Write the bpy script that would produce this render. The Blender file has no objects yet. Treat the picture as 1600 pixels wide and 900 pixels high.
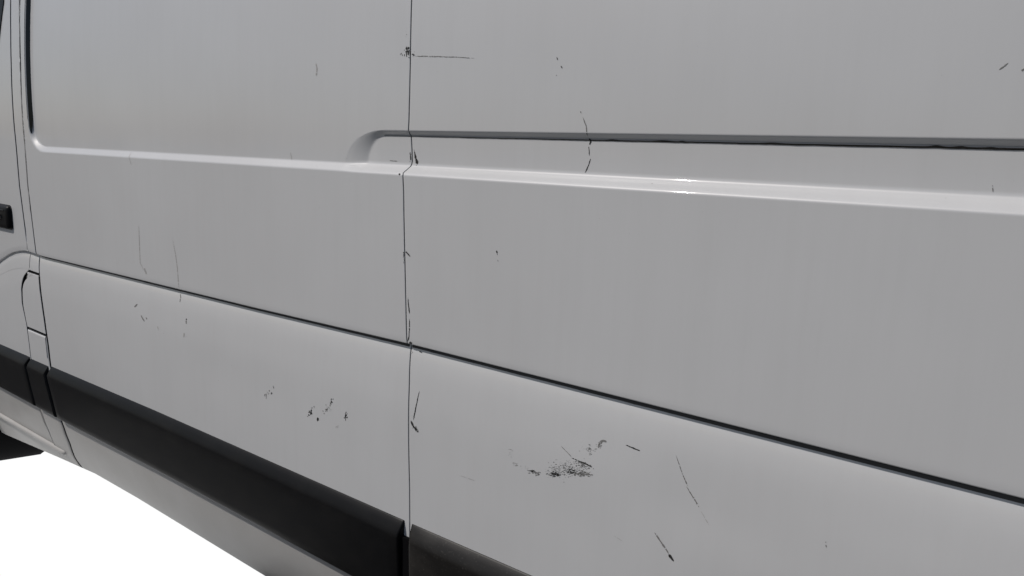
import bpy, bmesh, math, random
import numpy as np

# ---------------------------------------------------------------- camera
H = 1.45            # camera height; the van's skin is the plane y = 0, front of van towards -x
PI = math.pi
scene = bpy.context.scene
C = bpy.data.collections.new("place"); scene.collection.children.link(C)
from mathutils import Matrix
cam_d = bpy.data.cameras.new("camera"); cam = bpy.data.objects.new("camera", cam_d)
C.objects.link(cam); scene.camera = cam
cam_d.sensor_width = 36.0; cam_d.lens = 1160.0 / 1600.0 * 36.0
cam_d.clip_start = 0.02; cam_d.clip_end = 2000
RX = (0.79416882, -0.13534067, -0.59243462)
RY = (0.60713631, 0.13483104, 0.78307477)
RZ = (0.02610329, 0.98158214, -0.18924884)
cam.matrix_world = Matrix(((RX[0], RX[1], -RX[2], 0), (RY[0], RY[1], -RY[2], -1.0),
                           (RZ[0], RZ[1], -RZ[2], H), (0, 0, 0, 1)))

# ---------------------------------------------------------------- light
SUN_E = math.radians(58)                     # elevation seen along the van
sd = (-0.413, -0.911 * math.cos(SUN_E), 0.911 * math.sin(SUN_E))   # towards the sun
elev = math.asin(sd[2]); azim = math.atan2(sd[0], sd[1])
world = bpy.data.worlds.new("World"); scene.world = world; world.use_nodes = True
nt = world.node_tree; nt.nodes.clear()
wo = nt.nodes.new("ShaderNodeOutputWorld")
sky = nt.nodes.new("ShaderNodeTexSky"); sky.sky_type = 'NISHITA'; sky.sun_disc = False
sky.sun_elevation = elev; sky.sun_rotation = azim; sky.air_density = 1.0; sky.dust_density = 1.7
bg = nt.nodes.new("ShaderNodeBackground"); bg.inputs[1].default_value = 0.068
nt.links.new(sky.outputs[0], bg.inputs[0])
white = nt.nodes.new("ShaderNodeBackground"); white.inputs[0].default_value = (1, 1, 1, 1); white.inputs[1].default_value = 1.10
geo = nt.nodes.new("ShaderNodeTexCoord"); sep = nt.nodes.new("ShaderNodeSeparateXYZ")
nt.links.new(geo.outputs['Generated'], sep.inputs[0])
lt = nt.nodes.new("ShaderNodeMath"); lt.operation = 'LESS_THAN'; lt.inputs[1].default_value = 0.0
nt.links.new(sep.outputs[2], lt.inputs[0])
mixw = nt.nodes.new("ShaderNodeMixShader")
nt.links.new(lt.outputs[0], mixw.inputs[0]); nt.links.new(bg.outputs[0], mixw.inputs[1]); nt.links.new(white.outputs[0], mixw.inputs[2])
nt.links.new(mixw.outputs[0], wo.inputs[0])
sun_d = bpy.data.lights.new("sun", 'SUN'); sun_d.energy = 3.05; sun_d.angle = math.radians(0.53); sun_d.color = (1.0, 0.96, 0.92)
sun = bpy.data.objects.new("sun", sun_d); C.objects.link(sun)
from mathutils import Vector
sun.rotation_euler = Vector(sd).to_track_quat('Z', 'Y').to_euler(); sun.location = (0, -5, 6)
vs = scene.view_settings; vs.view_transform = 'Standard'; vs.look = 'None'; vs.exposure = -0.11; vs.gamma = 1.0; vs.use_curve_mapping = False
scene.cycles.max_bounces = 8

#BEGIN_FIELD
# ---------------------------------------------------------------- the side of the van as a height field
# o(x, z) = how far the skin stands out from y = 0 towards the camera, z relative to H
def fillet(pts, n=8):
    """polyline (z, o, radius) with rounded corners -> arrays"""
    out = [(pts[0][0], pts[0][1])]
    for k in range(1, len(pts) - 1):
        p = np.array(pts[k][:2]); a = np.array(pts[k-1][:2]); b = np.array(pts[k+1][:2]); r = pts[k][2]
        la = np.linalg.norm(a - p); lb = np.linalg.norm(b - p)
        ra = min(r, la * .48); rb = min(r, lb * .48)
        s = p + (a - p) / la * ra; e = p + (b - p) / lb * rb
        for t in np.linspace(0, 1, n):
            q = (1-t)**2 * s + 2*t*(1-t) * p + t*t * e
            out.append(tuple(q))
    out.append((pts[-1][0], pts[-1][1]))
    out.sort()
    return np.array([q[0] for q in out]), np.array([q[1] for q in out])
PROF = [(1.0, -.0, .01), (-.03, 0, .05), (-.2, .004, .1), (-.376, .0078, .006), (-.3849, .0072, .0022), (-.3862, -.0040, .0008),
        (-.3945, -.0026, .006), (-.4040, .0002, .008), (-.4180, .0030, .012), (-.4380, .0060, .016), (-.470, .0092, .03), (-.52, .0132, .06), (-.65, .0170, .1), (-.757, .0180, .004),
        (-.80, .018, .02), (-.93, .0185, .03), (-1.00, .008, .05), (-1.05, -.006, .06), (-1.11, -.029, .04), (-1.155, -.056, .01)]
PZ, PO = fillet(PROF)
CREX = np.array([-3.9, -3.50, -3.25, -3.076, -3.010, -2.948, -2.90, -2.861, -2.82, -2.780, -2.70, -2.117, -1.501, -1.004, 2.0])
CREZ = np.array([-1.00, -.72, -.535, -.459, -.435, -.417, -.408, -.402, -.400, -.401, -.4035, -.3985, -.3935, -.3865, -.3850])
def zc_of(x): return np.interp(x, CREX, CREZ)
def zs_of(x): return np.interp(x, [-4.0, -3.4, -2.92, -2.6, -2.3, 2.0], [-1.27, -1.235, -1.19, -1.162, -1.156, -1.155])
def z_from_n(x, zn):
    x, zn = np.broadcast_arrays(np.asarray(x, float), np.asarray(zn, float))
    zc = zc_of(x); zs = zs_of(x); c0 = -.3865
    zc2 = np.maximum(zc, -.60)
    r = np.where(zn > -.2, zn,
        np.where(zn > c0, -.2 + (zn + .2) / (c0 + .2) * (zc2 + .2),
        np.where(zn > -.77, zc2 + (zn - c0) / (-.77 - c0) * (-.77 - zc2),
        np.where(zn > -1.03, zn, -1.03 + (zn + 1.03) / (-.125) * (zs + 1.03)))))
    return r
def n_from_z(x, z):
    x, z = np.broadcast_arrays(np.asarray(x, float), np.asarray(z, float))
    zc = np.maximum(zc_of(x), -.60); zs = zs_of(x); c0 = -.3865
    return np.where(z > -.2, z,
        np.where(z > zc, -.2 + (z + .2) / (zc + .2) * (c0 + .2),
        np.where(z > -.77, c0 + (z - zc) / (-.77 - zc) * (-.77 - c0),
        np.where(z > -1.03, z, -1.03 + (z + 1.03) / (zs + 1.03) * (-.125)))))
def sc(t, e=.16):
    def q(u): return np.where(u < -e, 0, np.where(u > e, u, (u + e)**2 / (4*e)))
    return q(t) - q(t - 1)
def crease_fade(x):  # the crease softens on the front door
    return np.clip((x + 2.95) / .12, 0, 1)
def o_field(x, z):
    x, z = np.broadcast_arrays(np.asarray(x, float), np.asarray(z, float))
    zn = n_from_z(x, z)
    o = np.interp(zn, PZ, PO)
    f = np.clip((x + 3.02) / .25, 0.45, 1)
    soft = np.interp(zn, [-.45, -.41, -.40, -.388, -.37, -.2], [.0086, .0055, .0040, .0036, .0064, .004])
    near = (zn < -.2) & (zn > -.45)
    o = np.where(near, soft + (o - soft) * f, o)
    o = o - .15 * np.maximum(z, 0)**2
    # shallow dents
    for dx, dz, rx, rz, dp in ((-.375, -.520, .13, .060, .0028), (-.62, -.60, .10, .07, .0010), (-.20, -.66, .16, .05, .0014), (-1.62, -.58, .16, .06, .0008), (.05, .25, .25, .12, .0012)):
        o = o - dp * np.exp(-((x - dx) / rx)**2 - ((z - dz) / rz)**2)
    # upper recess with a rounded lower front corner
    xp = x + 2.732; zp = z + .0600
    wl, wb, ax, az = .009, .0150, .100, .074
    ro = np.hypot((xp - ax) / ax, (zp - az) / az)
    ri = np.hypot((xp - ax) / (ax - wl), (zp - az) / (az - wb))
    tc = (1 - ro) / np.maximum((1 - ro) + (ri - 1), 1e-5)
    tc = np.where(ro >= 1, np.maximum(-1, (1 - ro) * 5), np.where(ri <= 1, 2.0, tc))
    corner = (xp < ax) & (zp < az)
    t1 = np.where(corner, tc, np.where(zp >= az, xp / wl, zp / wb))
    t1 = np.where((xp < ax) & (zp >= az), xp / wl, t1)
    o = o - .0122 * sc(t1, .17)
    # deeper channel to the right, closed by a curved ramp at its front end
    cx, cz = -1.085, -.050
    axo, azo, axi, azi = .112, .0710, .058, .0625
    ro = np.hypot((x - cx) / axo, (z - cz) / azo); ri = np.hypot((x - cx) / axi, (z - cz) / azi)
    tc = (1 - ro) / np.maximum((1 - ro) + (ri - 1), 1e-5)
    tc = np.where(ro >= 1, -1.0, np.where(ri <= 1, 2.0, tc))
    tl = (x - (cx - axo)) / (axo - axi)
    t2 = np.where(x >= cx, (cz + azo - z) / (azo - azi), np.where(z < cz, tl, tc))
    t3 = (z + .0600) / .0185
    o = o - (.0075 + .0035 * np.exp(-((x + 1.17) / .045)**2)) * sc(t2, .16) * sc(t3, .20)
    return o
#END_FIELD
# ---------------------------------------------------------------- materials
def mat(name, base, rough, coat=0.0, coat_rough=0.05, spec=0.5, mottle=0.0, streak=0.0, bump=0.0, bscale=60.0, ior=1.5, wave=0.0, dust=0.0, grime_shade=None):
    m = bpy.data.materials.new(name); m.use_nodes = True
    n = m.node_tree.nodes; l = m.node_tree.links; p = n["Principled BSDF"]
    p.inputs['Base Color'].default_value = (*base, 1); p.inputs['Roughness'].default_value = rough
    p.inputs['Specular IOR Level'].default_value = spec; p.inputs['IOR'].default_value = ior
    p.inputs['Coat Weight'].default_value = coat; p.inputs['Coat Roughness'].default_value = coat_rough
    tc = n.new("ShaderNodeTexCoord")
    if mottle or streak or dust:
        rgb = n.new("ShaderNodeRGB"); rgb.outputs[0].default_value = (*base, 1)
        last = rgb.outputs[0]
        def layer(scale3, nscale, detail, lo, hi, amount, col, last):
            mp = n.new("ShaderNodeMapping"); mp.inputs['Scale'].default_value = scale3
            l.new(tc.outputs['Object'], mp.inputs[0])
            nz = n.new("ShaderNodeTexNoise"); nz.inputs['Scale'].default_value = nscale; nz.inputs['Detail'].default_value = detail
            l.new(mp.outputs[0], nz.inputs['Vector'])
            mr = n.new("ShaderNodeMapRange"); mr.inputs['From Min'].default_value = lo; mr.inputs['From Max'].default_value = hi
            mr.inputs['To Min'].default_value = 0; mr.inputs['To Max'].default_value = amount
            l.new(nz.outputs[0], mr.inputs[0])
            mx = n.new("ShaderNodeMix"); mx.data_type = 'RGBA'
            l.new(mr.outputs[0], mx.inputs[0]); l.new(last, mx.inputs[6]); mx.inputs[7].default_value = (*col, 1)
            return mx.outputs[2]
        b = base
        if mottle:
            last = layer((1, 1, 1), 2.2, 3, .35, .7, mottle, (b[0]*.80, b[1]*.775, b[2]*.76), last)
            last = layer((1, 1, 1), 9.0, 4, .4, .75, mottle * .5, (b[0]*.84, b[1]*.86, b[2]*.87), last)
        if streak:
            last = layer((14, 14, .9), 3.0, 5, .45, .8, streak, (b[0]*.80, b[1]*.79, b[2]*.77), last)
            last = layer((60, 60, 3), 3.0, 4, .5, .85, streak * .8, (b[0]*.82, b[1]*.82, b[2]*.80), last)
        if dust:
            last = layer((1, 1, 1), 260.0, 3, .62, .78, dust, (.33, .31, .28), last)
            last = layer((1, 1, 2), 14.0, 6, .45, .8, dust * .6, (.22, .20, .175), last)
        if grime_shade:      # road film, darkened to paint in the sill's shade below the rubbing strip
            sz = n.new("ShaderNodeSeparateXYZ"); l.new(tc.outputs['Object'], sz.inputs[0])
            mr = n.new("ShaderNodeMapRange"); mr.inputs['From Min'].default_value = .60; mr.inputs['From Max'].default_value = .56
            l.new(sz.outputs[2], mr.inputs[0])
            nz = n.new("ShaderNodeTexNoise"); nz.inputs['Scale'].default_value = 7.0; nz.inputs['Detail'].default_value = 6
            l.new(tc.outputs['Object'], nz.inputs['Vector'])
            m2 = n.new("ShaderNodeMapRange"); m2.inputs['From Min'].default_value = .2; m2.inputs['From Max'].default_value = .6
            m2.inputs['To Min'].default_value = .75; m2.inputs['To Max'].default_value = 1.0; l.new(nz.outputs[0], m2.inputs[0])
            mu = n.new("ShaderNodeMath"); mu.operation = 'MULTIPLY'; l.new(mr.outputs[0], mu.inputs[0]); l.new(m2.outputs[0], mu.inputs[1])
            mx = n.new("ShaderNodeMix"); mx.data_type = 'RGBA'
            l.new(mu.outputs[0], mx.inputs[0]); l.new(last, mx.inputs[6]); mx.inputs[7].default_value = (*grime_shade, 1)
            last = mx.outputs[2]
            m3 = n.new("ShaderNodeMapRange"); m3.inputs['To Min'].default_value = coat; m3.inputs['To Max'].default_value = .02
            l.new(mr.outputs[0], m3.inputs[0]); l.new(m3.outputs[0], p.inputs['Coat Weight'])
            m4 = n.new("ShaderNodeMapRange"); m4.inputs['To Min'].default_value = spec; m4.inputs['To Max'].default_value = .15
            l.new(mr.outputs[0], m4.inputs[0]); l.new(m4.outputs[0], p.inputs['Specular IOR Level'])
        l.new(last, p.inputs['Base Color'])
    if bump or wave:
        nrm = None
        if wave:
            wz = n.new("ShaderNodeTexNoise"); wz.inputs['Scale'].default_value = 5.0; wz.inputs['Detail'].default_value = 1.0
            mp = n.new("ShaderNodeMapping"); mp.inputs['Scale'].default_value = (1, 1, .8)
            l.new(tc.outputs['Object'], mp.inputs[0]); l.new(mp.outputs[0], wz.inputs['Vector'])
            b0 = n.new("ShaderNodeBump"); b0.inputs['Strength'].default_value = 1.0; b0.inputs['Distance'].default_value = wave
            l.new(wz.outputs[0], b0.inputs['Height']); nrm = b0
        if bump:
            nz = n.new("ShaderNodeTexNoise"); nz.inputs['Scale'].default_value = bscale; nz.inputs['Detail'].default_value = 2.0
            l.new(tc.outputs['Object'], nz.inputs['Vector'])
            bp = n.new("ShaderNodeBump"); bp.inputs['Strength'].default_value = 1.0; bp.inputs['Distance'].default_value = bump
            l.new(nz.outputs[0], bp.inputs['Height'])
            if nrm: l.new(nrm.outputs[0], bp.inputs['Normal'])
            nrm = bp
        l.new(nrm.outputs[0], p.inputs['Normal'])
        if coat:
            l.new(nrm.outputs[0], p.inputs['Coat Normal'])
    return m
PAINT = (.53, .53, .53)
M = dict(
    paint=mat("white_paint", PAINT, .45, coat=.55, coat_rough=.045, grime_shade=(.37, .358, .342), mottle=.20, streak=.10, bump=.000007, bscale=190, wave=.0009),
    black=mat("black_plastic", (.0036, .0036, .0042), .42, spec=.16, bump=.00012, bscale=700, dust=.03),
    black_dusty=mat("dusty_black_plastic", (.0085, .0075, .0068), .45, spec=.3, bump=.00010, bscale=900, dust=.12),
    gloss=mat("gloss_black", (.008, .008, .009), .18),
    rubber=mat("black_rubber", (.004, .004, .0045), .9, spec=.05, bump=.0003, bscale=200),
    inner=mat("dark_primer", (.02, .02, .021), .8, spec=.2),
    glass=mat("dark_glass", (.006, .007, .008), .04, coat=.5),
    asphalt=mat("asphalt", (.045, .043, .041), .9, bump=.004, bscale=120, mottle=.5),
    seal=mat("dirty_sealant", (.010, .009, .008), .85, spec=.2, bump=.0004, bscale=300),
    crease=mat("crease_shade_grey", (.085, .081, .078), .8, spec=.15, bump=.0003, bscale=250),  # painted shade colour for the strip under the body crease
    steel=mat("steel", (.45, .45, .45), .3),
    t0=mat("scuff_dark", (.028, .027, .025), .7, spec=.25, bump=.0003, bscale=900),
    t1=mat("scuff_grey", (.18, .175, .167), .7, spec=.25),
    t2=mat("scuff_faint", (.36, .35, .335), .6, spec=.25),
)
M['steel'].node_tree.nodes["Principled BSDF"].inputs['Metallic'].default_value = 1.0
TONE = [M['t0'], M['t1'], M['t2']]

def link(name, me, m, parent, smooth=True, kind=None):
    me.materials.append(m)
    if smooth: me.polygons.foreach_set("use_smooth", [True] * len(me.polygons))
    o = bpy.data.objects.new(name, me); C.objects.link(o)
    if parent: o.parent = parent
    if kind: o['kind'] = kind
    return o
def W(x, o, z): return (x, -o, z + H)

# ---------------------------------------------------------------- things
van = bpy.data.objects.new("van", None); C.objects.link(van)
van['label'] = "scratched white panel van seen along its side with black rubbing strips"
van['category'] = "van"

# ground: unseen dark asphalt, its opening cut to limit white light from below
def ground():
    bm = bmesh.new()
    xs = [-6000, -200, -40, -8, -3.95, -1.93, 8, 40, 200, 6000]; ys = [-6000, -200, -40, -8, -.255, .36, 8, 40, 200, 6000]
    v = [[bm.verts.new((x, y, 0)) for x in xs] for y in ys]
    for j in range(len(ys)-1):
        for i in range(len(xs)-1):
            if ys[j] == -.255 and xs[i] == -3.95: continue
            bm.faces.new((v[j][i], v[j][i+1], v[j+1][i+1], v[j+1][i]))
    me = bpy.data.meshes.new("ground"); bm.to_mesh(me); bm.free()
    g = link("ground", me, M['asphalt'], None, False, 'structure')
ground()

# ---------------------------------------------------------------- skin panels
def rows_between(z0, z1):
    """nominal heights from z0 (top) down to z1, dense where the profile turns"""
    bands = [(.9, .45, .05), (.45, .06, .011), (.06, .026, .003), (.026, .006, .00075), (.006, -.036, .0026),
             (-.036, -.067, .00085), (-.067, -.10, .004), (-.10, -.36, .013), (-.36, -.380, .002), (-.380, -.408, .0006),
             (-.408, -.46, .0045), (-.46, -.74, .013), (-.74, -.80, .005), (-.80, -1.155, .012)]
    r = []
    for a, b, s in bands:
        n = max(1, int(math.ceil((a - b) / s)))
        r += list(np.linspace(a, b, n, endpoint=False))
    r = [z for z in r if z1 + .0006 < z < z0 - .0006]
    return r
def cols(segs):
    r = []
    for a, b, s in segs:
        n = max(1, int(math.ceil((b - a) / s))); r += list(np.linspace(a, b, n, endpoint=False))
    r.append(segs[-1][1]); return np.array(r)
FIL = [(-.0, .0140), (.0, .0030), (.0001, .0012), (.0004, .0004), (.0009, .0001), (.0015, 0.0)]  # rounded return of a sheet-metal edge
def panel(name, left, right, top, bot, xsegs, parent=van, raise_=0.0, m='paint', edge=(1, 1, 1, 1), fil=FIL, extra_rows=None):
    """left/right: list of (zn, x); xsegs in nominal x between the mean edges.  edge flags: left, right, top, bottom"""
    zr = rows_between(top, bot)
    if extra_rows: zr = sorted(set(zr) | set(extra_rows), reverse=True)
    zr = [top - (f[0] if edge[2] else 0) for f in (fil if edge[2] else fil[-1:])] + [z for z in zr if z < top - .0026 and z > bot + .0026] + \
         [bot + (f[0] if edge[3] else 0) for f in (fil[::-1] if edge[3] else fil[-1:])]
    dz = [f[1] for f in fil] if edge[2] else [0]
    dzb = [f[1] for f in fil[::-1]] if edge[3] else [0]
    drow = np.array(dz + [0] * (len(zr) - len(dz) - len(dzb)) + dzb)
    zr = np.array(zr)
    L = sorted(left); R = sorted(right)
    xl = np.interp(zr, [a for a, _ in L], [b for _, b in L]); xr = np.interp(zr, [a for a, _ in R], [b for _, b in R])
    xn = cols(xsegs); un = (xn - xn[0]) / (xn[-1] - xn[0]); xml, xmr = xn[0], xn[-1]
    # columns keep their own x away from the edges so that features stay put
    wL = np.clip(1 - (xn - xml) / max(.12 * (xmr - xml), 1e-6), 0, 1); wR = np.clip(1 - (xmr - xn) / max(.12 * (xmr - xml), 1e-6), 0, 1)
    X = xn[None, :] + wL[None, :] * (xl - xml)[:, None] + wR[None, :] * (xr - xmr)[:, None]
    D = np.zeros_like(X)
    if edge[0]:
        X = np.concatenate([np.stack([xl + f[0] for f in fil[:-1]], 1), X], 1); D = np.concatenate([np.tile([f[1] for f in fil[:-1]], (len(zr), 1)), D], 1)
        k = len(fil) - 1; X[:, k] += fil[-1][0]
    if edge[1]:
        X[:, -1] -= fil[-1][0]
        X = np.concatenate([X, np.stack([xr - f[0] for f in fil[:-1]][::-1], 1)], 1); D = np.concatenate([D, np.tile([f[1] for f in fil[:-1]][::-1], (len(zr), 1))], 1)
    Z = z_from_n(X, zr[:, None] + 0 * X)
    O = o_field(X, Z) + raise_ - np.maximum(D, drow[:, None])
    nr, nc = X.shape
    co = np.stack([X, -O, Z + H], -1).reshape(-1, 3)
    idx = np.arange(nr * nc).reshape(nr, nc)
    f = np.stack([idx[:-1, :-1], idx[1:, :-1], idx[1:, 1:], idx[:-1, 1:]], -1).reshape(-1, 4)
    me = bpy.data.meshes.new(name)
    me.vertices.add(len(co)); me.vertices.foreach_set("co", co.ravel())
    me.loops.add(f.size); me.loops.foreach_set("vertex_index", f.ravel().astype(np.int32))
    me.polygons.add(len(f)); me.polygons.foreach_set("loop_start", np.arange(0, f.size, 4, dtype=np.int32))
    me.polygons.foreach_set("loop_total", np.full(len(f), 4, np.int32))
    me.update(calc_edges=True); me.validate()
    ob = link(name, me, M[m], parent)
    me.materials.append(M['inner'])
    dd = np.maximum(D, drow[:, None]).ravel(); md = dd[f].mean(1)
    me.polygons.foreach_set("material_index", (md > .0016).astype(np.int32)); me.update()
    return ob

g = .0032
LA = [(.9, -2.885), (.4197, -2.850), (.3183, -2.8435), (.217, -2.842), (.0118, -2.8480), (-.1779, -2.8430), (-.2883, -2.8270), (-.370, -2.8150), (-.395, -2.8120), (-.4055, -2.8080), (-.4400, -2.8030),
      (-.4490, -2.8120), (-.4560, -2.8270), (-.4653, -2.8440), (-.4770, -2.8620), (-.490, -2.8740), (-.5211, -2.8870), (-.5809, -2.8880), (-.660, -2.8600), (-.7318, -2.8520), (-.7713, -2.8500),
      (-.9924, -2.8150), (-1.0412, -2.8170), (-1.0937, -2.8310), (-1.155, -2.8340)]
LB = [(.9, -2.815), (.4132, -2.7790), (.3134, -2.7700), (.2139, -2.7660), (.0124, -2.7750), (-.1743, -2.7740), (-.2828, -2.7610), (-.365, -2.7500), (-.3957, -2.7460), (-.4310, -2.7420), (-.4786, -2.7320),
      (-.6106, -2.7060), (-.700, -2.6910), (-.7699, -2.6860), (-.9923, -2.6450), (-1.0466, -2.6500), (-1.110, -2.6830), (-1.155, -2.6960)]
SEAM = [(.9, -1.045), (.2551, -1.0209), (.1873, -1.0188), (.1417, -1.0174), (.0842, -1.0173), (.0377, -1.0182), (.0201, -1.0194), (.0143, -1.0210), (.0073, -1.0190), (-.0152, -1.0172), (-.0354, -1.0160),
        (-.0415, -1.0175), (-.0570, -1.0235), (-.0610, -1.0212), (-.0928, -1.0184), (-.141, -1.0165), (-.251, -1.0107), (-.3383, -1.0063), (-.3761, -1.0040), (-.3950, -1.0020), (-.4150, -1.0000),
        (-.4649, -.9960), (-.5948, -.9910), (-.6745, -.9868), (-.75, -.9855), (-1.155, -.9850)]
def off(c, d): return [(z, x + d) for z, x in c]

door = panel("front_door", [(.9, -4.2), (-1.155, -4.2)], off(LA, -g - .0015), .9, -1.155, [(-4.2, -3.3, .05), (-3.3, -2.83, .012)], edge=(0, 1, 0, 1),
             extra_rows=[-.445, -.452, -.461, -.47])
pillar = panel("door_pillar", off(LA, g), off(LB, -g),   .9, -.4515, [(-2.83, -2.76, .008)], edge=(1, 1, 0, 1))
# the fuel flap: rounded upper front corner
FL = [(-.4590, -2.752), (-.4605, -2.764), (-.4635, -2.780), (-.4690, -2.798), (-.478, -2.826), (-.490, -2.847), (-.504, -2.862), (-.5211, -2.8725), (-.545, -2.8755), (-.581, -2.8765), (-.640, -2.8590), (-.661, -2.8510)]
flap = panel("fuel_flap", FL, off(LB, -g), -.4590, -.661, [(-2.85, -2.715, .006)], raise_=.0022, edge=(1, 1, 1, 1),
             extra_rows=list(np.linspace(-.458, -.51, 22)) + [-.645, -.652, -.657])
lowp = panel("lower_pillar_cover", off(LA, g), off(LB, -g), -.6685, -1.155, [(-2.845, -2.69, .008)], raise_=.003, edge=(1, 1, 1, 1),
             fil=[(-.0, .0140), (.0, .0075), (.0006, .0048), (.0022, .0024), (.0045, .0008), (.0075, 0.0)])
side = panel("side_panel", off(LB, g), off(SEAM, -.0009), .9, -1.155,
             [(-2.755, -2.738, .004), (-2.738, -2.715, .0009), (-2.715, -2.60, .0026), (-2.60, -1.22, .018), (-1.22, -1.02, .0026), (-1.02, -1.0105, .003)], edge=(1, 1, 0, 1))
rear = panel("rear_panel", off(SEAM, .0009), [(.9, 1.7), (-1.155, 1.7)], .9, -1.155,
             [(-1.0080, -.97, .004), (-.97, 1.7, .024)], edge=(1, 0, 0, 1))

# ---------------------------------------------------------------- simple solids
def solid(name, bm, m, parent=van, smooth=False, bevel=0, kind=None):
    bmesh.ops.recalc_face_normals(bm, faces=bm.faces)
    if bevel: bmesh.ops.bevel(bm, geom=bm.edges[:], offset=bevel, segments=3, profile=.5, affect='EDGES')
    me = bpy.data.meshes.new(name); bm.to_mesh(me); bm.free()
    return link(name, me, M[m], parent, smooth, kind)
def box(x0, x1, y0, y1, z0, z1, bm=None):
    bm = bm or bmesh.new()
    v = [bm.verts.new((x, y, z + H)) for x in (x0, x1) for y in (y0, y1) for z in (z0, z1)]
    for a in ((0, 1, 3, 2), (4, 6, 7, 5), (0, 4, 5, 1), (2, 3, 7, 6), (0, 2, 6, 4), (1, 5, 7, 3)): bm.faces.new([v[i] for i in a])
    return bm
solid("inner_shell", box(-4.15, 1.68, .15, 1.86, -.93, .88), 'inner')
solid("sill_rail", box(-3.28, 1.68, .075, .16, -1.08, -.92), 'inner')
solid("roof", box(-4.2, 1.7, .13, 1.9, .885, .96), 'paint', bevel=.02, smooth=True)


# ---------------------------------------------------------------- rubbing strips
def zt_of(x): return np.interp(x, [-3.13, -2.683, -2.0, -1.5, -.99, -.675, 2], [-.779, -.773, -.761, -.7565, -.7515, -.747, -.745])
def strip(x_of_start, x_of_end, name="rubbing_strip", parent=van, m="black"):
    prof = [(-.002, .004), (0.0, .0150), (-.0010, .0188), (-.0030, .0208), (-.0120, .0265), (-.0220, .0322), (-.0290, .0352), (-.0325, .0362), (-.0365, .0366), (-.060, .0360), (-.110, .0345), (-.160, .0330), (-.1760, .0322),
            (-.1800, .0305), (-.1825, .0270), (-.1835, .010), (-.1835, -.012)]
    sc_ = [0, .005, .012]
    n = 90
    bm = bmesh.new(); rings = []
    ks = [0, .0012, .004] + list(np.linspace(.02, .98, n)) + [.996, .9988, 1]
    ins = [.0045, .0012, 0] + [0] * n + [0, .0012, .0045]
    for u, i_ in zip(ks, ins):
        r = []
        for dz, o in prof:
            a = x_of_start(dz, o); b = x_of_end(dz, o)
            u2 = u
            # rounded end: first ring sits 0, then a few mm
            x = a + (b - a) * u if 0.01 < u < .99 else (a + {0: 0, .0012: .0012, .004: .005}[u] if u < .5 else b - {.996: .005, .9988: .0012, 1: 0}[u])
            zt = float(zt_of(x)); h = 1 + 0
            bot = float(np.interp(x, [-3.1, -2.58, -2.0, -1.2, 2], [-.9490, -.9475, -.9380, -.9340, -.9340]))
            z = zt + dz * (zt - bot) / .1835
            r.append(bm.verts.new(W(x, max(o - i_, -.012), z)))
        rings.append(r)
    for a, b in zip(rings[:-1], rings[1:]):
        for k in range(len(prof) - 1): bm.faces.new((a[k], a[k+1], b[k+1], b[k]))
    bm.faces.new(rings[0]); bm.faces.new(rings[-1][::-1])
    return solid(name, bm, m, parent, smooth=True)
def endf(x_in, x_out, x_low):
    """end of a strip: x as it leaves the panel, at the ridge and at the bottom"""
    def f(dz, o):
        if dz > -.0325: return x_in + (x_out - x_in) * min(1, -dz / .0325)
        return x_out + (x_low - x_out) * (-dz - .0325) / .151
    return f
def const(x): return lambda dz, o: x
strip(const(-4.2), endf(-2.856, -2.868, -2.826))
strip(endf(-2.846, -2.850, -2.808), endf(-2.694, -2.702, -2.656))
strip(endf(-2.680, -2.682, -2.636), endf(-.9985, -1.0035, -1.0015))
strip(endf(-.9800, -.9720, -.9740), const(1.7), m='black_dusty')

# ---------------------------------------------------------------- round step moulding on the door foot
def moulding():
    bm = bmesh.new(); rings = []
    for x in list(np.linspace(-4.2, -2.752, 60)) + [-2.746, -2.742]:
        s = 1 if x < -2.75 else (.75 if x < -2.744 else .25)
        r = []
        for k in range(12):
            a = 2 * PI * k / 12
            o = float(o_field(x, -1.117)) + .001; r.append(bm.verts.new(W(x, o + .010 * s * math.cos(a), -1.1175 + .0105 * s * math.sin(a))))
        rings.append(r)
    for a, b in zip(rings[:-1], rings[1:]):
        for k in range(12): bm.faces.new((a[k], a[(k+1) % 12], b[(k+1) % 12], b[k]))
    bm.faces.new(rings[0]); bm.faces.new(rings[-1][::-1])
    solid("step_moulding", bm, 'paint', door, smooth=True)
moulding()

# dark joint piece between the two rubbing strips
solid("joint_piece", box(-1.000, -.9765, -.026, .02, -.940, -.7850), 'rubber')
# thin dark lip under the sill
def sill_lip():
    bm = bmesh.new(); rings = []
    for x in np.linspace(-3.28, 1.7, 120):
        z = float(zs_of(x)); o = float(o_field(x, z + .001))
        rings.append([bm.verts.new(W(x, a, b)) for a, b in ((o - .004, z + .004), (o - .006, z - .0045), (o - .030, z - .0045), (o - .030, z + .004))])
    for a, b in zip(rings[:-1], rings[1:]):
        for k in range(4): bm.faces.new((a[k], a[(k+1) % 4], b[(k+1) % 4], b[k]))
    bm.faces.new(rings[0]); bm.faces.new(rings[-1][::-1])
    solid("sill_lip", bm, 'inner')
sill_lip()

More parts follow.
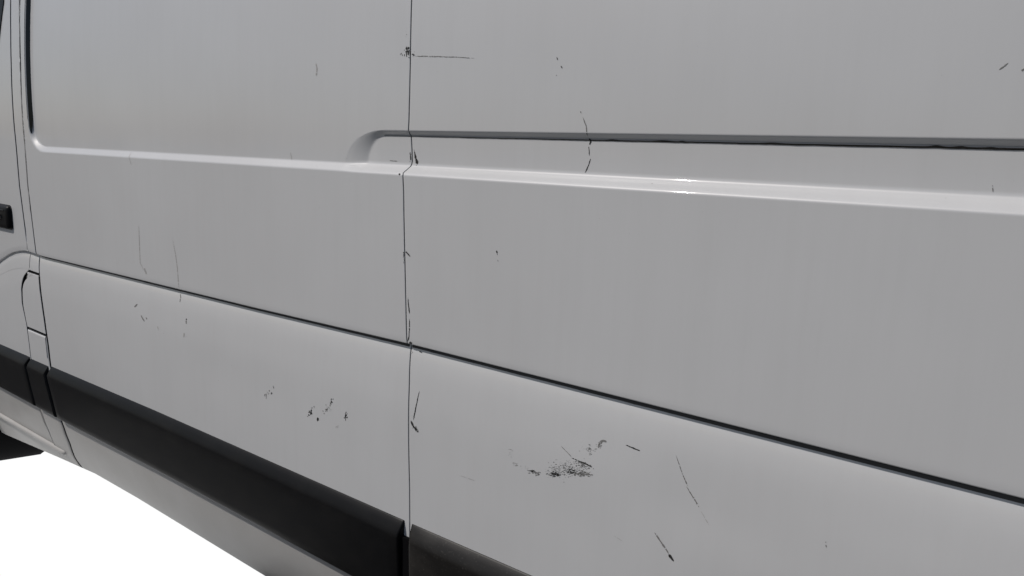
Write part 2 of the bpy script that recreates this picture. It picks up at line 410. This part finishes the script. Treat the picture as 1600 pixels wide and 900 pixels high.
# ---------------------------------------------------------------- door handle and window
def handle():
    bm = box(-3.20, -2.925, -.022, .01, -.336, -.250)
    bmesh.ops.bevel(bm, geom=bm.edges[:], offset=.0175, segments=7, profile=.5, affect='EDGES')
    h = solid("handle", bm, 'black', door, smooth=True)
    bm = bmesh.new()
    bmesh.ops.create_cone(bm, cap_ends=True, segments=20, radius1=.011, radius2=.010, depth=.006,
                          matrix=Matrix.Translation((-2.985, -.0225, H - .292)) @ Matrix.Rotation(PI/2, 4, 'X'))
    solid("lock_cylinder", bm, 'gloss', door)
    bm = box(-3.18, -2.952, -.0245, -.018, -.2705, -.2660)
    solid("grip_ridge", bm, 'gloss', door, bevel=.0012, smooth=True)
handle()
def window():
    pts = [(-2.885, .88), (-2.905, .416), (-2.932, .319), (-2.968, .209), (-3.00, .14), (-3.03, .10), (-3.9, .08), (-3.9, .88)]
    bm = bmesh.new(); fr = []; bk = []
    for x, z in pts:
        o = float(o_field(x, z)); fr.append(bm.verts.new(W(x, o + .003, z))); bk.append(bm.verts.new(W(x, o - .004, z)))
    bm.faces.new(fr); bm.faces.new(bk[::-1]); n = len(pts)
    for k in range(n): bm.faces.new((fr[k], fr[(k+1) % n], bk[(k+1) % n], bk[k]))
    solid("window", bm, 'black', door)
window()

# ---------------------------------------------------------------- front wheel, seen under the door sill
def wheel():
    cx, y0, y1, R = -3.755, .10, .33, .365
    w = bpy.data.objects.new("wheel", None); C.objects.link(w); w.parent = van
    prof = [(y0, .20), (y0, .24), (y0 - .004, .30), (y0 + .012, .35), (y0 + .035, R), (y1 - .035, R), (y1 - .012, .35), (y1 + .004, .30), (y1, .24), (y1, .20)]
    bm = bmesh.new(); rings = []
    n = 72
    for k in range(n):
        a = 2 * PI * k / n
        r = []
        for y, rad in prof:
            x = cx + rad * math.cos(a); z = -H + R - .012 + rad * math.sin(a)
            z = max(z, -H + .0005)
            r.append(bm.verts.new((x, y, z + H)))
        rings.append(r)
    for k in range(n):
        a, b = rings[k], rings[(k+1) % n]
        for j in range(len(prof) - 1): bm.faces.new((a[j], a[j+1], b[j+1], b[j]))
    rot = Matrix.Translation((cx, .21, 0)) @ Matrix.Rotation(math.radians(-22), 4, 'Z') @ Matrix.Translation((-cx, -.21, 0))   # steered
    bmesh.ops.transform(bm, matrix=rot, verts=bm.verts)
    solid("tyre", bm, 'rubber', w, smooth=True)
    bm = bmesh.new()
    bmesh.ops.create_cone(bm, cap_ends=True, segments=40, radius1=.205, radius2=.205, depth=.16, matrix=Matrix.Translation((cx, (y0+y1)/2 + .02, R - .012)) @ Matrix.Rotation(PI/2, 4, 'X'))
    bmesh.ops.transform(bm, matrix=rot, verts=bm.verts)
    solid("rim", bm, 'steel', w)
wheel()

# ---------------------------------------------------------------- black sealant line along the bottom of the channel lip
def seal_line():
    rnd = random.Random(4)
    bm = bmesh.new(); prev = None
    x = -1.092
    blobs = [(-.585, .0022, .008), (-.50, .0022, .012), (-.47, .0018, .004), (-.34, .0016, .012), (-.145, .0030, .006), (-.12, .002, .006), (-.09, .0014, .005), (-.02, .002, .004)]
    nz = 0
    while x < 1.7:
        nz = nz * .85 + rnd.uniform(-1, 1) * .00008
        t = float(np.interp(x, [-1.09, -1.02, -.9, -.6, -.2, 0], [.0005, .0008, .0012, .0018, .0023, .0028]))
        b = sum(s * math.exp(-((x - c) / w)**2) for c, s, w in blobs)
        z1 = .0115 + b * .6 + nz * .3; z0 = z1 - t - b * .5 + nz
        o = float(o_field(x, .008)) + .0005
        r = [bm.verts.new(W(x, o - .001, z1)), bm.verts.new(W(x, o + .0009, (z0 + z1) / 2 + t*.3)), bm.verts.new(W(x, o + .0006, z0 + .0002)), bm.verts.new(W(x, o - .0008, z0))]
        if prev:
            for k in range(3): bm.faces.new((prev[k], prev[k+1], r[k+1], r[k]))
        prev = r; x += .0022
    solid("sealant_line", bm, 'seal', rear, smooth=True)
seal_line()
# added grey strip that paints the shade in the notch under the body crease
def crease_shade(name, x0, x1, par):
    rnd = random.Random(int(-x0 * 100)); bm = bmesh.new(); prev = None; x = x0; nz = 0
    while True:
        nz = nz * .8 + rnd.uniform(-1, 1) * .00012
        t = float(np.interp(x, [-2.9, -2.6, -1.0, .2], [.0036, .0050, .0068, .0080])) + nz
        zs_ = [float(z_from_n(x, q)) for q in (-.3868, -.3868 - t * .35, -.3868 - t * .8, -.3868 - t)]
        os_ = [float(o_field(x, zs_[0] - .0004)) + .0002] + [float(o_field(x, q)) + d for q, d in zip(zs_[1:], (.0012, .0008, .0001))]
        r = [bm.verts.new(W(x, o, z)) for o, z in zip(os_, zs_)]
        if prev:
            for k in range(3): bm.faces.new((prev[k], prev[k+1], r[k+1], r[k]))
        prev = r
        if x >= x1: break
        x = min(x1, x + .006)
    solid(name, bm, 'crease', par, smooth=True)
crease_shade("crease_shade_strip", -2.738, -1.0062, side)
crease_shade("crease_shade_strip", -.9985, 1.69, rear)
# glossy black seal in the front wall of the raised panel field
def recess_seal():
    bm = bmesh.new(); prev = None
    for z in list(np.linspace(.88, .06, 60)) + list(np.linspace(.055, -.004, 22)):
        t = min(1, max(.0, (z + .006) / .05)) ** .6
        xa, xb = -2.7335, -2.7215
        if z < .014:   # follow the rounded corner
            e = 1 - math.sqrt(max(0, 1 - ((.014 - z) / .074) ** 2)); xa += .100 * e; xb += .092 * e
        oa = float(o_field(xa, z)) + .0006; ob_ = float(o_field(xb, z)) + .0008; xm = (xa + xb) / 2 ; om = float(o_field(xm, z)) + .0012
        q = [(xm + (xa - xm) * t, om + (oa - om) * t), (xm, om), (xm + (xb - xm) * t, om + (ob_ - om) * t)]
        r = [bm.verts.new(W(x, o, z)) for x, o in q]
        if prev:
            for k in range(2): bm.faces.new((prev[k], prev[k+1], r[k+1], r[k]))
        prev = r
    solid("rubber_seal", bm, 'gloss', side, smooth=True)
recess_seal()

# (panel, points (x, z), start and end width in mm, tone)
STROKES = [
    ('R', [(-1.0049, 0.1553), (-0.9394, 0.1511), (-0.9013, 0.1482), (-0.8629, 0.1448)], 1.72, 0.92, 1),
    ('R', [(-0.6357, 0.0455), (-0.6290, 0.0318), (-0.6272, 0.0163)], 0.96, 1.34, 1),
    ('R', [(-0.6277, 0.0124), (-0.6230, 0.0095), (-0.6262, 0.0035)], 2.49, 1.53, 0),
    ('R', [(-0.6271, 0.0005), (-0.6252, -0.0133)], 1.24, 0.86, 0),
    ('R', [(-0.6225, -0.0182), (-0.6255, -0.0283), (-0.6317, -0.0406)], 1.15, 1.34, 0),
    ('R', [(-0.6911, 0.1388), (-0.6889, 0.1338)], 1.38, 0.99, 0),
    ('R', [(-0.6821, 0.1247), (-0.6788, 0.1206)], 1.57, 0.98, 0),
    ('R', [(-0.6904, 0.1112), (-0.6891, 0.1097)], 1.18, 0.79, 1),
    ('R', [(-0.6409, 0.0543), (-0.6400, 0.0514)], 1.54, 0.96, 1),
    ('R', [(-1.0116, -0.0139), (-1.0081, -0.0257), (-1.0018, -0.0403)], 1.15, 4.83, 0),
    ('R', [(-0.7893, -0.1798), (-0.7870, -0.1874)], 2.47, 1.85, 0),
    ('R', [(-0.7865, -0.1957), (-0.7856, -0.1984)], 1.34, 1.03, 1),
    ('R', [(-1.0100, -0.2051), (-1.0048, -0.2083), (-0.9978, -0.2136)], 2.98, 1.38, 0),
    ('R', [(-1.0021, -0.2935), (-1.0000, -0.3095), (-0.9971, -0.3242)], 1.38, 1.85, 0),
    ('R', [(-0.9973, -0.3343), (-0.9965, -0.3519), (-0.9978, -0.3699), (-1.0014, -0.3795)], 1.27, 1.50, 0),
    ('R', [(-0.9674, -0.4728), (-0.9743, -0.5064), (-0.9798, -0.5337)], 1.17, 1.76, 0),
    ('R', [(-0.9867, -0.5368), (-0.9793, -0.5467), (-0.9651, -0.5548)], 2.87, 5.50, 0),
    ('R', [(-0.6359, -0.4935), (-0.6238, -0.5002), (-0.6144, -0.5065)], 0.82, 1.02, 1),
    ('R', [(-0.6142, -0.5076), (-0.5978, -0.5096), (-0.5879, -0.5100), (-0.5743, -0.5121)], 1.42, 2.84, 0),
    ('R', [(-0.5656, -0.4767), (-0.5646, -0.4689), (-0.5587, -0.4631), (-0.5516, -0.4633)], 1.98, 3.16, 1),
    ('R', [(-0.5172, -0.4599), (-0.5036, -0.4610), (-0.4923, -0.4625)], 1.55, 2.32, 0),
    ('R', [(-0.4331, -0.4529), (-0.4267, -0.4651), (-0.4190, -0.4801), (-0.4094, -0.4944)], 0.75, 1.41, 1),
    ('R', [(-0.4113, -0.4960), (-0.4077, -0.5010), (-0.3965, -0.5126), (-0.3895, -0.5215)], 1.23, 2.08, 1),
    ('R', [(-0.3872, -0.5248), (-0.3780, -0.5358), (-0.3712, -0.5435)], 0.57, 0.95, 2),
    ('R', [(-0.4554, -0.5847), (-0.4423, -0.5970), (-0.4292, -0.6102)], 2.37, 2.37, 1),
    ('R', [(-0.4292, -0.6112), (-0.4199, -0.6194)], 4.15, 1.98, 0),
    ('R', [(-0.2093, -0.5105), (-0.2080, -0.5182)], 1.45, 1.63, 1),
    ('R', [(-0.0923, 0.0967), (-0.0885, 0.1000), (-0.0845, 0.1036)], 1.47, 0.82, 1),
    ('R', [(-0.0718, 0.0945), (-0.0685, 0.0965)], 1.63, 2.45, 1),
    ('R', [(-0.0828, -0.0308), (-0.0815, -0.0388)], 0.98, 1.15, 1),
    ('R', [(-0.9793, -0.3978), (-0.9705, -0.3986)], 1.86, 1.86, 0),
    ('R', [(-0.8580, -0.6111), (-0.8374, -0.6112), (-0.8187, -0.6106)], 0.69, 0.92, 2),
    ('R', [(-0.5244, -0.6147), (-0.5101, -0.6184)], 0.61, 0.61, 2),
    ('R', [(-0.5100, -0.0507), (-0.5076, -0.0511)], 0.91, 0.91, 2),
    ('L', [(-1.2910, 0.1544), (-1.2867, 0.1441), (-1.2896, 0.1301)], 1.85, 2.64, 2),
    ('L', [(-2.0401, -0.2447), (-2.0420, -0.3013), (-2.0428, -0.3459), (-2.0268, -0.3637)], 1.64, 1.83, 2),
    ('L', [(-2.0228, -0.3596), (-2.0102, -0.3741)], 6.21, 3.29, 2),
    ('L', [(-1.8641, -0.2663), (-1.8540, -0.3005), (-1.8472, -0.3367), (-1.8438, -0.3888)], 1.19, 2.21, 2),
    ('L', [(-1.8540, -0.4086), (-1.8491, -0.4179), (-1.8511, -0.4300)], 1.89, 1.89, 1),
    ('L', [(-2.0897, -0.4788), (-2.0720, -0.4679)], 2.65, 2.27, 1),
    ('L', [(-2.0526, -0.4958), (-2.0453, -0.5019), (-2.0307, -0.5104)], 2.61, 3.73, 1),
    ('L', [(-2.0239, -0.4985), (-2.0166, -0.5027)], 2.21, 2.21, 1),
    ('L', [(-1.8164, -0.4719), (-1.8119, -0.4678)], 1.70, 2.04, 0),
    ('L', [(-1.8148, -0.4716), (-1.8142, -0.4817)], 2.71, 2.04, 1),
    ('L', [(-1.8227, -0.5070), (-1.8258, -0.5195)], 2.39, 2.05, 2),
    ('L', [(-1.9607, -0.5132), (-1.9540, -0.5227)], 2.16, 2.16, 2),
    ('L', [(-1.4352, -0.5657), (-1.4329, -0.5713)], 2.05, 1.46, 0),
    ('L', [(-1.4404, -0.5823), (-1.4430, -0.5876)], 1.77, 1.47, 0),
    ('L', [(-2.0846, -0.0473), (-2.0651, -0.0812)], 1.30, 1.30, 2),
    ('L', [(-1.3792, -0.0285), (-1.3746, -0.0448)], 0.96, 1.09, 2),
    ('L', [(-1.0774, -0.0363), (-1.0561, -0.0368)], 1.19, 1.07, 1),
    ('L', [(-1.7081, -0.7644), (-1.7039, -0.7686)], 2.03, 1.69, 2),
    ('L', [(-1.0333, -0.0594), (-1.0281, -0.0609)], 2.53, 2.53, 0),
]
CLUSTERS = [
    ('L', -1.0251, 0.1637, (0.001663, -0.000085), (0.000050, -0.001144), 4.5, 9.0, 0, 46, 1.50, 0),
    ('L', -1.0382, 0.1587, (0.001682, -0.000082), (0.000048, -0.001151), 4.0, 2.0, 0, 6, 1.20, 0),
    ('R', -1.0099, 0.1584, (0.001642, -0.000081), (0.000051, -0.001137), 3.0, 4.0, 0, 9, 1.30, 0),
    ('L', -1.0302, 0.1971, (0.001663, -0.000108), (0.000049, -0.001138), 1.5, 12.0, 0, 6, 0.90, 1),
    ('L', -1.0271, 0.1707, (0.001664, -0.000090), (0.000049, -0.001143), 2.5, 3.0, 0, 10, 1.70, 0),
    ('L', -1.0211, -0.0284, (0.001702, 0.000052), (0.000000, -0.001197), 1.3, 6.0, 0, 22, 1.50, 0),
    ('R', -1.0046, -0.0351, (0.001679, 0.000057), (0.000003, -0.001190), 1.8, 5.0, -20, 14, 1.10, 0),
    ('L', -1.0149, -0.2168, (0.001731, 0.000194), (0.000048, -0.001229), 1.2, 11.0, 0, 14, 1.30, 0),
    ('R', -0.9929, -0.3818, (0.001736, 0.000322), (-0.000149, -0.001339), 2.6, 2.2, 0, 12, 2.00, 0),
    ('R', -0.9972, -0.4023, (0.001698, 0.000318), (0.000300, -0.001174), 2.5, 5.0, 0, 7, 0.90, 1),
    ('R', -0.9722, -0.5501, (0.001742, 0.000456), (0.000052, -0.001295), 5.0, 3.0, 40, 18, 1.10, 0),
    ('R', -0.6856, -0.5547, (0.001310, 0.000378), (0.000046, -0.001170), 9.0, 3.0, 12, 34, 1.40, 1),
    ('R', -0.6911, -0.5539, (0.001352, 0.000407), (0.000080, -0.001145), 3.0, 2.0, 12, 14, 1.80, 0),
    ('R', -0.6436, -0.5456, (0.001289, 0.000392), (0.000084, -0.001117), 9.0, 3.5, 5, 70, 1.50, 0),
    ('R', -0.6240, -0.5306, (0.001261, 0.000377), (0.000085, -0.001103), 26.0, 13.0, -3, 190, 1.10, 1),
    ('R', -0.6515, -0.5445, (0.001299, 0.000393), (0.000083, -0.001121), 12.0, 10.0, -10, 50, 0.90, 1),
    ('R', -0.5938, -0.5295, (0.001224, 0.000371), (0.000087, -0.001086), 16.0, 4.5, 0, 120, 1.50, 1),
    ('R', -0.5900, -0.5140, (0.001186, 0.000334), (0.000088, -0.001081), 14.0, 5.0, 22, 70, 1.20, 1),
    ('R', -0.6124, -0.5317, (0.001247, 0.000376), (0.000086, -0.001097), 7.0, 5.0, 0, 50, 1.50, 0),
    ('R', -0.5815, -0.4864, (0.001201, 0.000339), (0.000117, -0.001045), 9.0, 8.0, 30, 44, 1.10, 1),
    ('R', -0.5638, -0.4709, (0.001177, 0.000325), (0.000118, -0.001034), 4.0, 6.0, 20, 26, 1.30, 1),
    ('R', -0.7272, -0.5527, (0.001399, 0.000413), (0.000077, -0.001164), 7.0, 3.0, 25, 14, 1.30, 2),
    ('R', -0.7398, -0.5313, (0.001374, 0.000372), (0.000076, -0.001165), 4.0, 9.0, 0, 12, 1.00, 2),
    ('R', -0.7050, -0.5510, (0.001369, 0.000407), (0.000079, -0.001151), 6.0, 3.0, 10, 8, 0.80, 2),
    ('L', -1.4529, -0.5821, (0.002462, 0.000548), (-0.000022, -0.001565), 7.0, 6.0, 0, 14, 1.10, 1),
    ('L', -1.4659, -0.5976, (0.002563, 0.000595), (-0.000024, -0.001577), 2.0, 3.0, 0, 5, 1.40, 1),
    ('L', -1.2984, -0.5944, (0.002204, 0.000529), (-0.000060, -0.001515), 2.5, 8.0, 30, 24, 1.70, 0),
    ('L', -1.2728, -0.6059, (0.002230, 0.000565), (0.000010, -0.001474), 2.0, 2.2, 0, 10, 1.70, 0),
    ('L', -1.2412, -0.5732, (0.002169, 0.000528), (0.000015, -0.001447), 5.0, 9.0, 35, 22, 1.30, 1),
    ('L', -1.2264, -0.5552, (0.002078, 0.000480), (-0.000045, -0.001462), 2.5, 5.0, 10, 12, 1.40, 0),
    ('L', -1.1801, -0.5769, (0.002070, 0.000519), (0.000024, -0.001415), 2.4, 5.5, 10, 20, 1.50, 0),
    ('L', -1.2069, -0.6067, (0.002121, 0.000552), (0.000020, -0.001439), 2.0, 2.0, 0, 4, 1.00, 2),
    ('R', -0.0852, -0.0266, (0.000622, 0.000031), (0.000091, -0.000725), 40.0, 12.0, 0, 7, 0.70, 2),
    ('R', -0.9232, 0.1333, (0.001527, -0.000061), (0.000060, -0.001101), 90.0, 40.0, 0, 10, 0.60, 2),
    ('L', -1.6211, -0.1279, (0.002627, 0.000152), (-0.000128, -0.001521), 150.0, 90.0, 0, 14, 0.55, 2),
    ('R', -0.3663, -0.1604, (0.000901, 0.000110), (0.000076, -0.000889), 300.0, 110.0, 0, 30, 0.55, 2),
    ('R', -0.4222, 0.0996, (0.000925, -0.000030), (0.000070, -0.000856), 300.0, 80.0, 0, 24, 0.55, 2),
    ('R', -0.5011, -0.3996, (0.001069, 0.000248), (0.000218, -0.000912), 140.0, 80.0, 0, 16, 0.60, 2),
    ('R', -0.2529, -0.5021, (0.000834, 0.000294), (0.000101, -0.000898), 160.0, 60.0, 0, 12, 0.60, 2),
    ('L', -1.7869, -0.5690, (0.003072, 0.000600), (-0.000092, -0.001742), 120.0, 60.0, 10, 14, 0.60, 2),
]
# ---------------------------------------------------------------- scratches and scuffs, lying on the paint
def build_marks():
    rnd = random.Random(11)
    par = {'R': rear, 'L': side}
    LIFT = .00035
    def pt(x, z): return W(x, float(o_field(x, z)) + LIFT, z)
    for pn, pts, w0, w1, tone in STROKES:
        P = np.array(pts); seg = np.hypot(*(P[1:] - P[:-1]).T); L = seg.sum(); s = np.concatenate([[0], np.cumsum(seg)])
        n = max(5, int(L / .0016)); bm = bmesh.new(); prev = None
        jit = 0
        for i in range(n + 1):
            u = i / n; d = u * L
            x = np.interp(d, s, P[:, 0]); z = np.interp(d, s, P[:, 1])
            k = min(len(seg) - 1, int(np.searchsorted(s, d, side='right') - 1)); k = max(k, 0)
            t = (P[k+1] - P[k]) / max(seg[k], 1e-6); nrm = np.array([-t[1], t[0]])
            w = (w0 + (w1 - w0) * u) * .0005 * (min(1, u * 6 + .25)) * (min(1, (1 - u) * 8 + .25)) * 1.0 * rnd.uniform(.6, 1.35)
            # near-vertical strokes are seen foreshortened: widen along x
            wx = abs(nrm[0]); w *= 1 + wx * min(1.5, abs(x) * .5)
            jit = jit * .7 + rnd.uniform(-1, 1) * .00022
            a = (x + nrm[0] * (w + jit), z + nrm[1] * (w + jit)); b = (x - nrm[0] * (w - jit), z - nrm[1] * (w - jit))
            r = (bm.verts.new(pt(*a)), bm.verts.new(pt(*b)))
            if prev and not (rnd.random() < (.05 if tone == 0 else .12) and 0 < i < n): bm.faces.new((prev[0], prev[1], r[1], r[0]))
            prev = r
        me = bpy.data.meshes.new("scratch"); bm.to_mesh(me); bm.free()
        o = link("scratch", me, TONE[tone], par[pn], False)
    for pn, cx, cz, ux, uy, rx, ry, ang, n, size, tone in CLUSTERS:
        if size < .75 and tone == 2: name = "dirt_speck"
        else: name = "scuff_mark"
        bm = bmesh.new(); ca, sa = math.cos(math.radians(ang)), math.sin(math.radians(ang))
        for i in range(n):
            if name == "dirt_speck": a, b = rnd.uniform(-1, 1) * rx, rnd.uniform(-1, 1) * ry
            else: a, b = rnd.gauss(0, .5) * rx, rnd.gauss(0, .5) * ry
            px, py = a * ca - b * sa, a * sa + b * ca
            s = size * 1.3 * rnd.choice((.45, .6, .8, 1.0, 1.4)); m = rnd.randint(4, 7); ph = rnd.random() * 6
            el = rnd.uniform(.40, .80) if (pn == 'R' and -.62 < cz < -.42 and cx > -.9) else rnd.uniform(1, 1.8)
            vs_ = []
            for k in range(m):
                t = ph + 2 * PI * k / m; q = s * .5 * rnd.uniform(.5, 1.2)
                qx, qy = px + q * math.cos(t) / el, py + q * math.sin(t) * el
                vs_.append(bm.verts.new(pt(cx + qx * ux[0] + qy * uy[0], cz + qx * ux[1] + qy * uy[1])))
            bm.faces.new(vs_)
        me = bpy.data.meshes.new(name); bm.to_mesh(me); bm.free()
        link(name, me, TONE[tone], par[pn], False, 'stuff')
build_marks()
